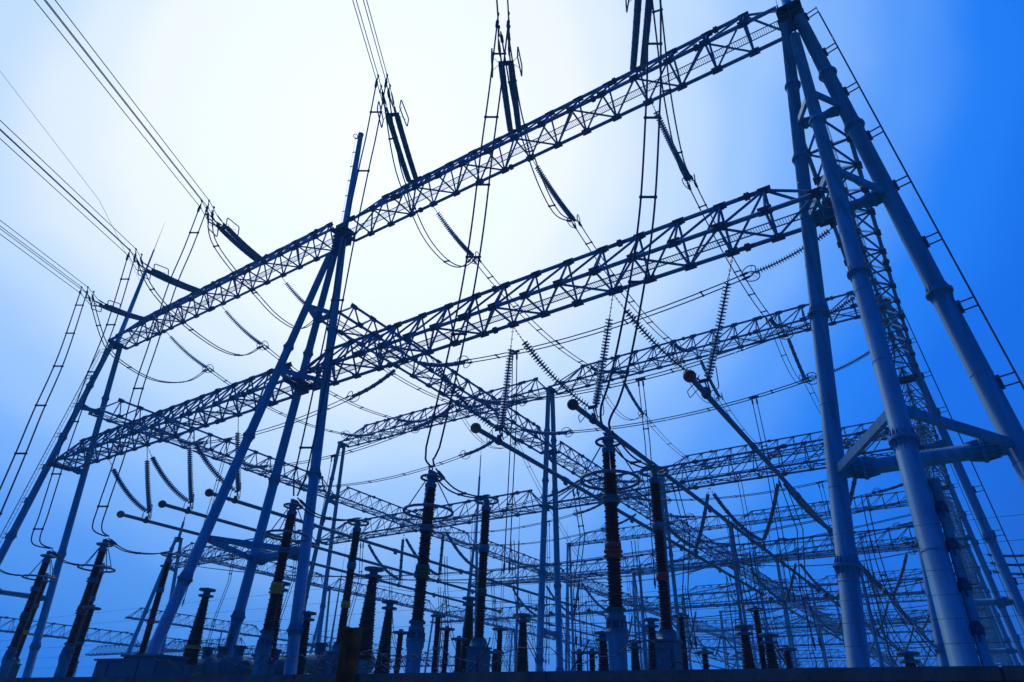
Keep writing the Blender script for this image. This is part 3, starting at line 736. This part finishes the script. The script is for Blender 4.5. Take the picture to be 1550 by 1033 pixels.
# ------------------------------------------------------------------ ground apparatus
def sheds(mb, x, y, z0, z1, r0, r1, step=.085, n=16, d=.045):
    m = max(2, int((z1-z0)/step)); prof = []
    for k in range(m):
        f = k/m; r = r0+(r1-r0)*f; h = 1/m
        big = d if k % 2 == 0 else d*.55
        prof += [(f, r), (f+h*.35, r+big), (f+h*.5, r+big*.96), (f+h*.85, r)]
    prof.append((1, r1)); mb.lathe((x, y, z0), (x, y, z1), prof, n); return mb
def arrester(x, y, ph, label):
    org = V((x, y, 0)); root = thing('surge_arrester', org, label, 'surge arrester', 'arresters with two grading rings')
    ztop = 9.35; zb = 4.45
    MB().lathe((x, y, 0), (x, y, 3.85), [(0, .5), (.02, .5), (.021, .24), (.93, .24), (.96, .29), (1, .29)], 18).build('pedestal', M_leg, root, org)
    m = MB(); m.lathe((x, y, 3.85), (x, y, zb), [(0, .31), (.12, .31), (.13, .2), (.4, .2), (.42, .26), (.7, .26), (.72, .21), (.86, .21), (.87, .27), (1, .27)], 16)
    for q in range(8): a = q*PI/4; m.box((x+.26*math.cos(a), y+.26*math.sin(a), 4.0), (.05, .05, .24))
    m.build('base_flange', M_cap, root, org)
    z = zb; hs = [1.75, 1.85, 1.95]; jn = .2
    for q in range(3):
        z1 = zb+(ztop-.25-zb)*(q+1)/3-.22
        sheds(MB(), x, y, z, z1, .175, .165).build('porcelain_section', M_brown, root, org)
        if q < 2:
            MB().lathe((x, y, z1), (x, y, z1+.22), [(0, .19), (.1, .27), (.3, .27), (.4, .215), (.6, .215), (.7, .27), (.9, .27), (1, .19)], 16).build('joint_flange', PH[ph] if q == 0 else M_cap, root, org)
            if q == 0: MB().lathe((x, y, z1+.22), (x, y, z1+.42), [(0, .2), (.05, .24), (.95, .24), (1, .2)], 14).build('phase_band', PH[ph], root, org); z1 += .2
        z = z1+.22
    z1 = z-.22
    m = MB(); m.lathe((x, y, z1), (x, y, z1+.45), [(0, .18), (.12, .21), (.35, .21), (.4, .15), (.8, .15), (.85, .19), (1, .17)], 14)
    m.box((x, y, z1+.52), (.5, .12, .04)); m.box((x, y, z1+.58), (.12, .3, .14)); m.build('top_terminal', M_cap, root, org)
    MB().torus((x, y, z1+.38), (0, 0, 1), .37, .045, 28, 8).build('upper_ring', M_ring, root, org)
    m = MB()
    for q in range(3): a = q*2*PI/3+.3; m.tube((x, y, z1+.33), (x+.37*math.cos(a), y+.37*math.sin(a), z1+.38), .02, n=5)
    m.build('ring_spoke', M_ring, root, org)
    MB().torus((x, y, z1-.85), (0, 0, 1), .86, .05, 40, 8).build('grading_ring', M_ring, root, org)
    for q in range(4): a = q*PI/2+.5; MB().tube((x+.2*math.cos(a), y+.2*math.sin(a), z1+.3), (x+.86*math.cos(a), y+.86*math.sin(a), z1-.85), .022, n=5).build('ring_strut', M_ring, root, org)
    return root
side3 = ('leftmost', 'middle', 'right')
for k in range(1, 6):
    arrester(ARX[k], ARY, k % 3, '%s banded brown arrester with a large hoop, standing in the %s bay' % (PHN[k % 3], 'left' if k < 3 else 'right'))
def cvt(x, y, ph, label):
    org = V((x, y, 0)); root = thing('voltage_transformer', org, label, 'voltage transformer', 'slim transformers with one halo ring'); ztop = 9.4; zb = 4.3
    m = MB()
    for (a, b) in ((-.22, -.22), (.22, -.22), (.22, .22), (-.22, .22)): m.beam((x+a, y+b, 0), (x+a, y+b, 2.85), .1, .1, (1, 0, 0))
    m.box((x, y, 2.85), (.7, .7, .1)); m.build('support_frame', M_leg, root, org)
    m = MB(); m.box((x, y, 3.45), (.60, .6, 1.0)); m.box((x, y, 3.99), (.70, .7, .06)); m.lathe((x, y, 4.0), (x, y, zb), [(0, .34), (.6, .3), (1, .24)], 14); m.build('base_tank', M_cab, root, org)
    m = MB(); m.box((x, y-.33, 3.4), (.4, .08, .6)); m.box((x+.1, y-.38, 3.5), (.2, .03, .16)); m.build('terminal_box', M_cap, root, org)
    z = zb
    for q in range(3):
        z1 = zb+(ztop-.3-zb)*(q+1)/3-.18
        sheds(MB(), x, y, z, z1, .15, .145, n=14, d=.04).build('porcelain_section', M_brown, root, org)
        if q < 2: MB().lathe((x, y, z1), (x, y, z1+.28), [(0, .15), (.08, .2), (.92, .2), (1, .15)], 14).build('phase_band' if q == 0 else 'joint_flange', PH[ph] if q == 0 else M_cap, root, org); z1 += .1
        z = z1+.18
    z1 = z-.18
    MB().lathe((x, y, z1), (x, y, ztop+.1), [(0, .16), (.06, .19), (.3, .19), (.36, .13), (.8, .13), (.82, .07), (1, .07)], 14).build('top_cap', M_cap, root, org)
    MB().torus((x, y, ztop-.05), (0, 0, 1), .46, .05, 32, 8).build('halo_ring', M_ring, root, org)
    m = MB()
    for q in range(4): a = q*PI/2; m.tube((x, y, ztop-.1), (x+.46*math.cos(a), y+.46*math.sin(a), ztop-.05), .02, n=5)
    m.build('ring_spoke', M_ring, root, org)
CVX = (-52.2, -44.9, -37.5, -22.55, -15.35, -8.2)
for k, x in enumerate(CVX):
    cvt(x, 20.6, k % 3, 'slim brown transformer with one halo ring and %s band, %s bay' % (PHN[k % 3], 'left' if k < 3 else 'right'))
    A = V((ARX[k], ARY, ARZ+.1)); B = V((x, 20.6, 9.55))
    twin(smooth([A, A.lerp(B, .3)+V((.1, 0, -.45)), A.lerp(B, .7)+V((.1, 0, -.35)), B], 5), .3, 'short twin lead joining arrester and halo ring transformer, %s of six' % PN[k], 'cable', 'short leads between apparatus tops', .022, 1, side=(1, 0, 0))

def tapered(x, y, h, label, band=None, rb=.36, group='tapered brown bushings'):
    org = V((x, y, 0)); root = thing('tapered_bushing', org, label, 'bushing', group)
    zt = max(1.7, h-3.5)
    MB().lathe((x, y, 0), (x, y, zt), [(0, .55), (.02, .55), (.03, .3), (.9, .3), (.91, .45), (1, .45)], 14).build('base', M_leg, root, org)
    sheds(MB(), x, y, zt, h-.45, rb, rb*.42, .1, 14, .05).build('porcelain', M_brown, root, org)
    m = MB(); m.lathe((x, y, h-.45), (x, y, h), [(0, .17), (.05, .36), (.22, .36), (.28, .17), (.62, .17), (.66, .40), (.86, .40), (.9, .1), (1, .06)], 18); m.build('cap', M_cap, root, org)
    if band: MB().lathe((x, y, zt+.7), (x, y, zt+.85), [(0, rb+.03), (1, rb+.03)], 14).build('phase_band', band, root, org)
    return root
def post(x, y, h, label, r=.12, ring=.34, group='thin posts with flat ring tops'):
    org = V((x, y, 0)); root = thing('post_insulator', org, label, 'post insulator', group)
    zt = max(1.9, h-3.0)
    MB().lathe((x, y, 0), (x, y, zt), [(0, .3), (.05, .3), (.06, .16), (.9, .16), (.91, .26), (1, .26)], 12).build('base', M_leg, root, org)
    zm = (zt+h)/2; sheds(MB(), x, y, zt, zm-.06, r, r*.95, .1, 12, .04).build('porcelain', M_brown, root, org); sheds(MB(), x, y, zm+.06, h-.1, r*.95, r*.9, .1, 12, .04).build('porcelain', M_brown, root, org)
    MB().lathe((x, y, zm-.06), (x, y, zm+.06), [(0, r*1.3), (1, r*1.3)], 12).build('joint', M_cap, root, org)
    m = MB(); m.torus((x, y, h-.08), (0, 0, 1), ring, .045, 20, 6); m.lathe((x, y, h-.15), (x, y, h+.06), [(0, r), (1, r*.8)], 10)
    m.beam((x-ring, y, h-.06), (x+ring, y, h-.06), .05, .04); m.build('ring_top', M_cap, root, org)
    return root
def onZ(px, py, z):
    d = ray(px, py); t = (z-EYE.z)/d.z; p = EYE+d*t; return p.x, p.y
TP = [((567, 858), 7.1, 'largest dark tapered bushing left of centre, behind the rusty post'),
      ((591, 908), 6.6, 'tapered bushing immediately right of the largest one'),
      ((427, 880), 7.1, 'tapered bushing hidden partly behind the yellow banded arrester'),
      ((315, 890), 7.1, 'broad tapered bushing with a yellow band standing alone at lower left'),
      ((467, 925), 6.1, 'small tapered bushing just right of the inclined leg of the ringed mast'),
      ((712, 903), 7.1, 'tapered bushing directly left of the halo ring transformer with the green band'),
      ((792, 928), 6.6, 'tapered bushing between the green band transformer and the twin legged mast'),
      ((912, 955), 5.6, 'short tapered bushing left of the red banded arrester'),
      ((960, 968), 5.6, 'short tapered bushing between the red banded arrester and its neighbour'),
      ((985, 935), 6.4, 'tapered bushing tucked behind the red banded halo ring transformer'),
      ((1125, 945), 5.8, 'tapered bushing left of the nearest right leg, first of the group'),
      ((1162, 958), 5.4, 'tapered bushing nearest to the big right leg'),
      ((1373, 985), 4.6, 'tiny tapered bushing showing between the two right legs')]
for (p, h, lab) in TP:
    x, y = onZ(*p, h); tapered(x, y, h, lab, M_y if 'yellow band standing' in lab else None)
PP = [((664, 930), 6.1, 'thin ring topped post right of the green banded arrester'),
      ((677, 950), 5.6, 'lower thin ring topped post beside the green banded arrester'),
      ((695, 965), 5.1, 'thin post just left of the tapered bushing near the green band transformer'),
      ((607, 955), 5.1, 'thin post left of the green banded arrester pedestal'),
      ((757, 950), 5.6, 'thin post right of the green band transformer'),
      ((877, 985), 4.6, 'small thin post right of the twin legged mast'),
      ((896, 985), 4.6, 'small thin post, second right of the twin legged mast'),
      ((1143, 920), 6.6, 'tall thin post among the bushings left of the nearest right leg'),
      ((1030, 930), 6.2, 'tall thin post right of the red banded halo transformer'),
      ((1066, 985), 4.6, 'small thin post left of the right side bushings'),
      ((1190, 980), 4.6, 'small thin post right of the right side bushings'),
      ((750, 985), 4.4, 'tiny thin post near the distant pylon'),
      ((140, 918), 5.6, 'thin slanting post with dark knobs right of the left hoop arrester'),
      ((395, 990), 3.9, 'stub post low between the mast legs')]
for (p, h, lab) in PP:
    x, y = onZ(*p, h); post(x, y, h, lab)
# far apparatus rows
pp = post(-12, 66, 6.4, 'distant thin post in the right bay, first row of the rear apparatus', .16, .4, 'distant posts')
tt = tapered(-14, 72, 6.6, 'distant tapered bushing in the right bay, first row of the rear apparatus', None, .3, 'distant bushings')
c = 0
for j, y in enumerate((62, 84, 98, 112, 126)):
    for bi, xs in (('right', (-5, -12.9, -20.5)), ('left', (-37, -44.5, -52))):
        for q, x in enumerate(xs):
            nm_ = 'in the %s bay, %s across, %s row of rear apparatus' % (bi, ORD[q], ORD[j+1])
            if (j+q) % 2: dup(pp, (x, y, 0), 'distant thin post '+nm_)
            else: dup(tt, (x, y+1.5, 0), 'distant tapered bushing '+nm_)

# slender lightning poles among the rear rows
def pole(x, y, h, label):
    root = thing('lightning_pole', (x, y, 0), label, 'pole', 'slender lightning poles'); o3 = V((x, y, 0))
    MB().lathe((x, y, 0), (x, y, h*.8), [(0, .22), (.33, .18), (.335, .21), (.35, .17), (.66, .13), (.665, .16), (.68, .12), (1, .08)], 10).build('shaft', M_leg, root, o3)
    MB().tube((x, y, h*.8), (x, y, h), .035, .008, 6).build('spike', M_leg, root, o3)
for q, (x, y, h) in enumerate(((-8, 66, 25), (-24, 95, 30), (-44, 66, 26), (-52, 92, 30), (-74, 66, 24), (-80, 96, 28), (-36, 120, 31), (-13, 118, 30), (-66, 124, 30), (-20, 46, 15))):
    pole(x, y, h, 'slender spiked lightning pole among the rear rows, %s by distance to the side road' % ORD[q])
# long slack cables crossing low over the rear yard
for q in range(10):
    y = 44+11*q; x0 = -78+4*(q % 3); pts = sagp(V((x0, y, 17+(q % 4))), V((-1.5, y+6, 15.5+(q*7 % 5))), 3.0, 16)
    twin(pts, .35, 'long slack cable crossing low over the rear yard, %s from the front' % ORD[q], 'cable', 'slack cables over the rear yard', .022, 3, side=(0, 1, 0), ends=False)
for q in range(18):
    x = -4-8.2*(q % 6)-(q//6)*1.5; y = 42+9*(q//6)+2*(q % 3); p = V((x, y, 13.9)); e = V((x+1.2, y+2.2, 5.5))
    pts = [p, p.lerp(e, .3)+V((-.5, .2, -1.0)), p.lerp(e, .65)+V((-.6, 0, -.6)), e]
    twin(smooth(pts, 4), .28, 'curved twin lead, number %d in the rear yard' % (q+1) if False else 'curved twin lead drooping to rear apparatus, %s file, %s rank' % (ORD[q % 6], ORD[q//6]), 'cable', 'curved leads of the rear yard', .022, 1, side=(1, 0, 0), ends=False)
# railings and low pipes behind the wall
for q, (x0, x1, y) in enumerate(((-62, -40, 30), (-38, -20, 33), (-18, -3, 31))):
    rt_ = thing('pipe_railing', (x0, y, 0), 'low pipe railing seen just above the wall, %s from the west end' % ORD[q], 'railing', 'low railings'); o3 = V((x0, y, 0))
    for z in (3.1, 3.7): MB().tube((x0, y, z), (x1, y, z), .05, n=6).build('rail', M_leg, rt_, o3)
    x = x0
    while x <= x1: MB().tube((x, y, 0), (x, y, 3.75), .05, n=6).build('baluster', M_leg, rt_, o3); x += 2.2
# cabinets and gas pipework low on the left
def cabinet(x, y, sz, rz, label):
    root = thing('control_cabinet', (x, y, 0), label, 'cabinet', 'cabinets at lower left', rz); w2, d2, h2 = sz
    MB().box((0, 0, .25+h2/2), (w2, d2, h2)).build('body', M_cab, root)
    MB().box((0, 0, .12), (w2*.95, d2*.9, .24)).build('plinth', M_conc, root)
    m = MB(); m.box((0, 0, .25+h2+.03), (w2+.16, d2+.16, .06)); m.build('roof', M_cab, root)
    for s_ in (-1, 1):
        dr = MB().box((s_*w2/4, -d2/2-.012, .25+h2/2), (w2/2-.08, .03, h2-.12)).build('door', M_cab, root)
        MB().box((s_*.08, -d2/2-.045, .25+h2*.55), (.03, .04, .2)).build('handle', M_dark, dr)
x, y = onZ(190, 1000, 3.2); cabinet(x, y, (1.6, 1.1, 2.9), .1, 'grey control cabinet beside the foot of the inclined mast leg, left one')
x, y = onZ(236, 994, 3.3); cabinet(x, y, (1.9, 1.1, 3.0), .1, 'grey control cabinet just right of the foot of the inclined mast leg')
def gas_tank(x0, x1, y, z, r, label):
    root = thing('gas_insulated_duct', (x0, y, 0), label, 'gas duct', 'gas filled ducts near the wall'); o3 = V((x0, y, 0))
    MB().lathe((x0, y, z), (x1, y, z), [(0, r*.6), (.02, r), (.3, r), (.305, r*1.18), (.325, r*1.18), (.33, r), (.64, r), (.645, r*1.18), (.665, r*1.18), (.67, r), (.98, r), (1, r*.6)], 20).build('duct', M_cap, root, o3)
    for q in range(3):
        xx = x0+(x1-x0)*(.15+.33*q); m = MB(); m.lathe((xx, y, z+r*.6), (xx, y, z+r+.45), [(0, r*.55), (.8, r*.55), (.82, r*.7), (1, r*.7)], 14); m.build('turret', M_cap, root, o3)
        m = MB(); m.beam((xx-.3, y, 0), (xx-.3, y, z), .12, .3); m.build('support_foot', M_leg, root, o3)
for (pa, pb, y, r, lab) in (((300, 1005), (372, 1005), 21, .42, 'horizontal gas duct behind the yellow band bushing at lower left'),
                            ((378, 1008), (455, 1008), 22.5, .38, 'horizontal gas duct at the feet of the ringed mast'),
                            ((470, 1000), (560, 1002), 24, .45, 'horizontal gas duct behind the rusty post')):
    a = EYE+ray(*pa)*(y/ray(*pa).y); b = EYE+ray(*pb)*(y/ray(*pb).y); gas_tank(a.x, b.x, y, a.z-.15, r, lab)

# distant pylon
def pylon(x, y, h, label):
    root = thing('lattice_pylon', (x, y, 0), label, 'pylon'); o3 = V((x, y, 0)); m = MB(); n = 7
    def cor(z): w_ = 4.2*(1-z/h)+.6; return [V((x+a*w_, y+b*w_, z)) for a, b in ((-1, -1), (1, -1), (1, 1), (-1, 1))]
    zs = [h*(1-(1-k/n)**1.3) for k in range(n+1)]
    for z0, z1 in zip(zs, zs[1:]):
        a, b = cor(z0), cor(z1)
        for q in range(4): m.tube(a[q], b[q], .14, n=4); m.tube(a[q], b[(q+1) % 4], .08, n=4); m.tube(a[(q+1) % 4], b[q], .08, n=4); m.tube(b[q], b[(q+1) % 4], .08, n=4)
    m.build('tower_body', M_lat, root, o3)
    for z, w_ in ((h*.62, 11), (h*.78, 9), (h*.94, 7)):
        m = MB(); c = V((x, y, z))
        for s_ in (-1, 1):
            for zz in (0, 1.7): m.tube((x, y, z+zz), (x+s_*w_, y, z+.2), .12, n=4)
            for q in range(1, 5): m.tube((x+s_*w_*q/5, y, z+.04*q), (x+s_*w_*(q-.5)/5, y, z+1.7*(1-(q-.5)/5)+.1), .07, n=4)
        m.build('cross_arm', M_lat, root, o3)
px_ = EYE+ray(768, 1040)*300; pylon(px_.x, px_.y, 42, 'tiny far off pylon with three cross arms above the wall near the centre')

# ------------------------------------------------------------------ perimeter wall, fence and razor wire
WY, WT = 5.0, 1.6+.385
wall = MB().box((-27, WY+.12, (WT-.07)/2), (66, .24, WT-.07)).build('perimeter_wall', M_conc)
wall.data; tag(wall, 'dark rough concrete wall running along the bottom edge of the view', 'wall')
cs = MB().box((0, 0, 0), (2.985, .36, .075)).mesh('coping_slab', M_cope)
x = -58.5
while x < 5.9:
    inst('coping_slab', cs, wall, Matrix.Translation((x, WY+.12, WT-.0355))); x += 3.0
MB().box((-27, WY+.12, WT-.036), (66, .345, .066)).build('mortar_bed', M_conc, wall)
fence = thing('electric_fence', (0, WY+.12, WT), 'faint thin horizontal fence wires stretched above the wall', 'fence')
for h in (.14, .28, .42, .57, .71, .86):
    MB().tube((-60, 0, h), (6, 0, h), .0014, n=5, caps=False).build('fence_wire', M_wire, fence)
for x in (-50, -35, -20.5, 3.2):
    MB().tube((x, 0, -.02), (x, 0, .95), .012, n=6).build('fence_stake', M_dark, fence)
p = EYE+ray(538, 1000)*(WY-.07)/ray(538, 1000).y
pt = MB(); tz = (EYE+ray(540, 951)*((WY-.07)/ray(540, 951).y)).z
pt.box((p.x, WY-.105, tz/2), (.15, .012, tz)); pt.box((p.x-.069, WY-.165, tz/2), (.012, .12, tz))
pst = pt.build('iron_post', M_rust); tag(pst, 'rusty brown angle iron post rising in front of the wall left of centre', 'post')
# razor wire
rz = thing('razor_wire', (p.x, WY+.05, WT), 'tangled barbed coil sprawling on the wall around the rusty post', 'barbed wire'); o3 = V((p.x, WY+.05, WT))
random.seed(3)
def coil(x0, x1, turns, r, zc, name='barbed_strand'):
    pts = []; n = int(turns*22)
    for k in range(n+1):
        t = k/n; a = 2*PI*turns*t; rr = r*(1+.18*math.sin(t*9)); pts.append(V((x0+(x1-x0)*t+.12*math.sin(a*.5), WY+.05+rr*.8*math.cos(a), WT+zc+rr*math.sin(a)*(.7+.3*math.sin(t*7)))))
    m = MB().path(pts, .0035, 4); L = plen(pts); s_ = .05
    while s_ < L:
        q, d = along(pts, [s_])[0]; _, u, v = frame(d); ang = random.random()*6
        for b_ in range(3):
            a = ang+b_*2.1; e = (u*math.cos(a)+v*math.sin(a)); m.tube(q+d*(b_-1)*.006, q+e*.028+d*(b_-1)*.01, .0032, .0008, 3)
        m.lathe(q-d*.013, q+d*.013, [(0, .004), (.5, .008), (1, .004)], 4)
        s_ += .085
    m.build(name, M_dark, rz, o3)
coil(-7.0, -3.9, 3.0, .12, .10); coil(-5.9, -4.7, 3.5, .10, .09)
for (x0, x1, zc) in ((-9.0, -4.8, .13), (-5.5, -2.0, .13)):
    pts = [V((x0+(x1-x0)*q/24, WY+.02, WT+zc+.07*math.sin(q*.9)+.03*math.sin(q*2.3))) for q in range(25)]
    m = MB().path(pts, .0035, 4)
    for q, d in along(pts, [plen(pts)*(k+.5)/38 for k in range(38)]):
        _, u, v = frame(d); a = random.random()*6
        for b_ in range(4): e = u*math.cos(a+b_*1.57)+v*math.sin(a+b_*1.57); m.tube(q, q+e*.03, .0035, .001, 3)
    m.build('barbed_strand', M_dark, rz, o3)
def loose(px, label, r=.006, m_=M_wire):
    pts = smooth([EYE+ray(*q)*((WY-.03)/ray(*q).y) for q in px], 6); o_ = MB().path(pts, r, 6).build('loose_cable', m_); tag(o_, label, 'cable', 'loose cables on the wall')
loose([(698, 1033), (715, 1012), (735, 985), (742, 965)], 'pale loose cable draped over the wall right of the green banded arrester')
loose([(854, 1033), (868, 1010), (884, 985), (892, 968)], 'pale loose cable draped over the wall by the twin legged mast')
loose([(1038, 1030), (1037, 1012), (1030, 1004), (1022, 1003), (1015, 1012)], 'bent loose cable hooked over the wall below the red banded transformer')

import bmesh
hm = bpy.data.meshes.new('haze'); bmh = bmesh.new(); bmesh.ops.create_cube(bmh, size=1); bmh.to_mesh(hm)
hz = bpy.data.objects.new('haze', hm); COL.objects.link(hz); hz.scale = (700, 520, 66); hz.location = (-60, 230, 31.9); hz['kind'] = 'stuff'
mh = bpy.data.materials.new('haze_air'); mh.use_nodes = True; nh = mh.node_tree; nh.nodes.clear()
oh = nh.nodes.new('ShaderNodeOutputMaterial'); ph_ = nh.nodes.new('ShaderNodeVolumePrincipled')
ph_.inputs['Color'].default_value = (.2, .6, 1, 1); ph_.inputs['Density'].default_value = HAZE; ph_.inputs['Anisotropy'].default_value = .3
nh.links.new(ph_.outputs[0], oh.inputs['Volume']); hm.materials.append(mh)
print('objects', len(bpy.data.objects), 'tris', sum(len(o.data.loop_triangles) if False else len(o.data.polygons) for o in bpy.data.objects if o.type == 'MESH'))
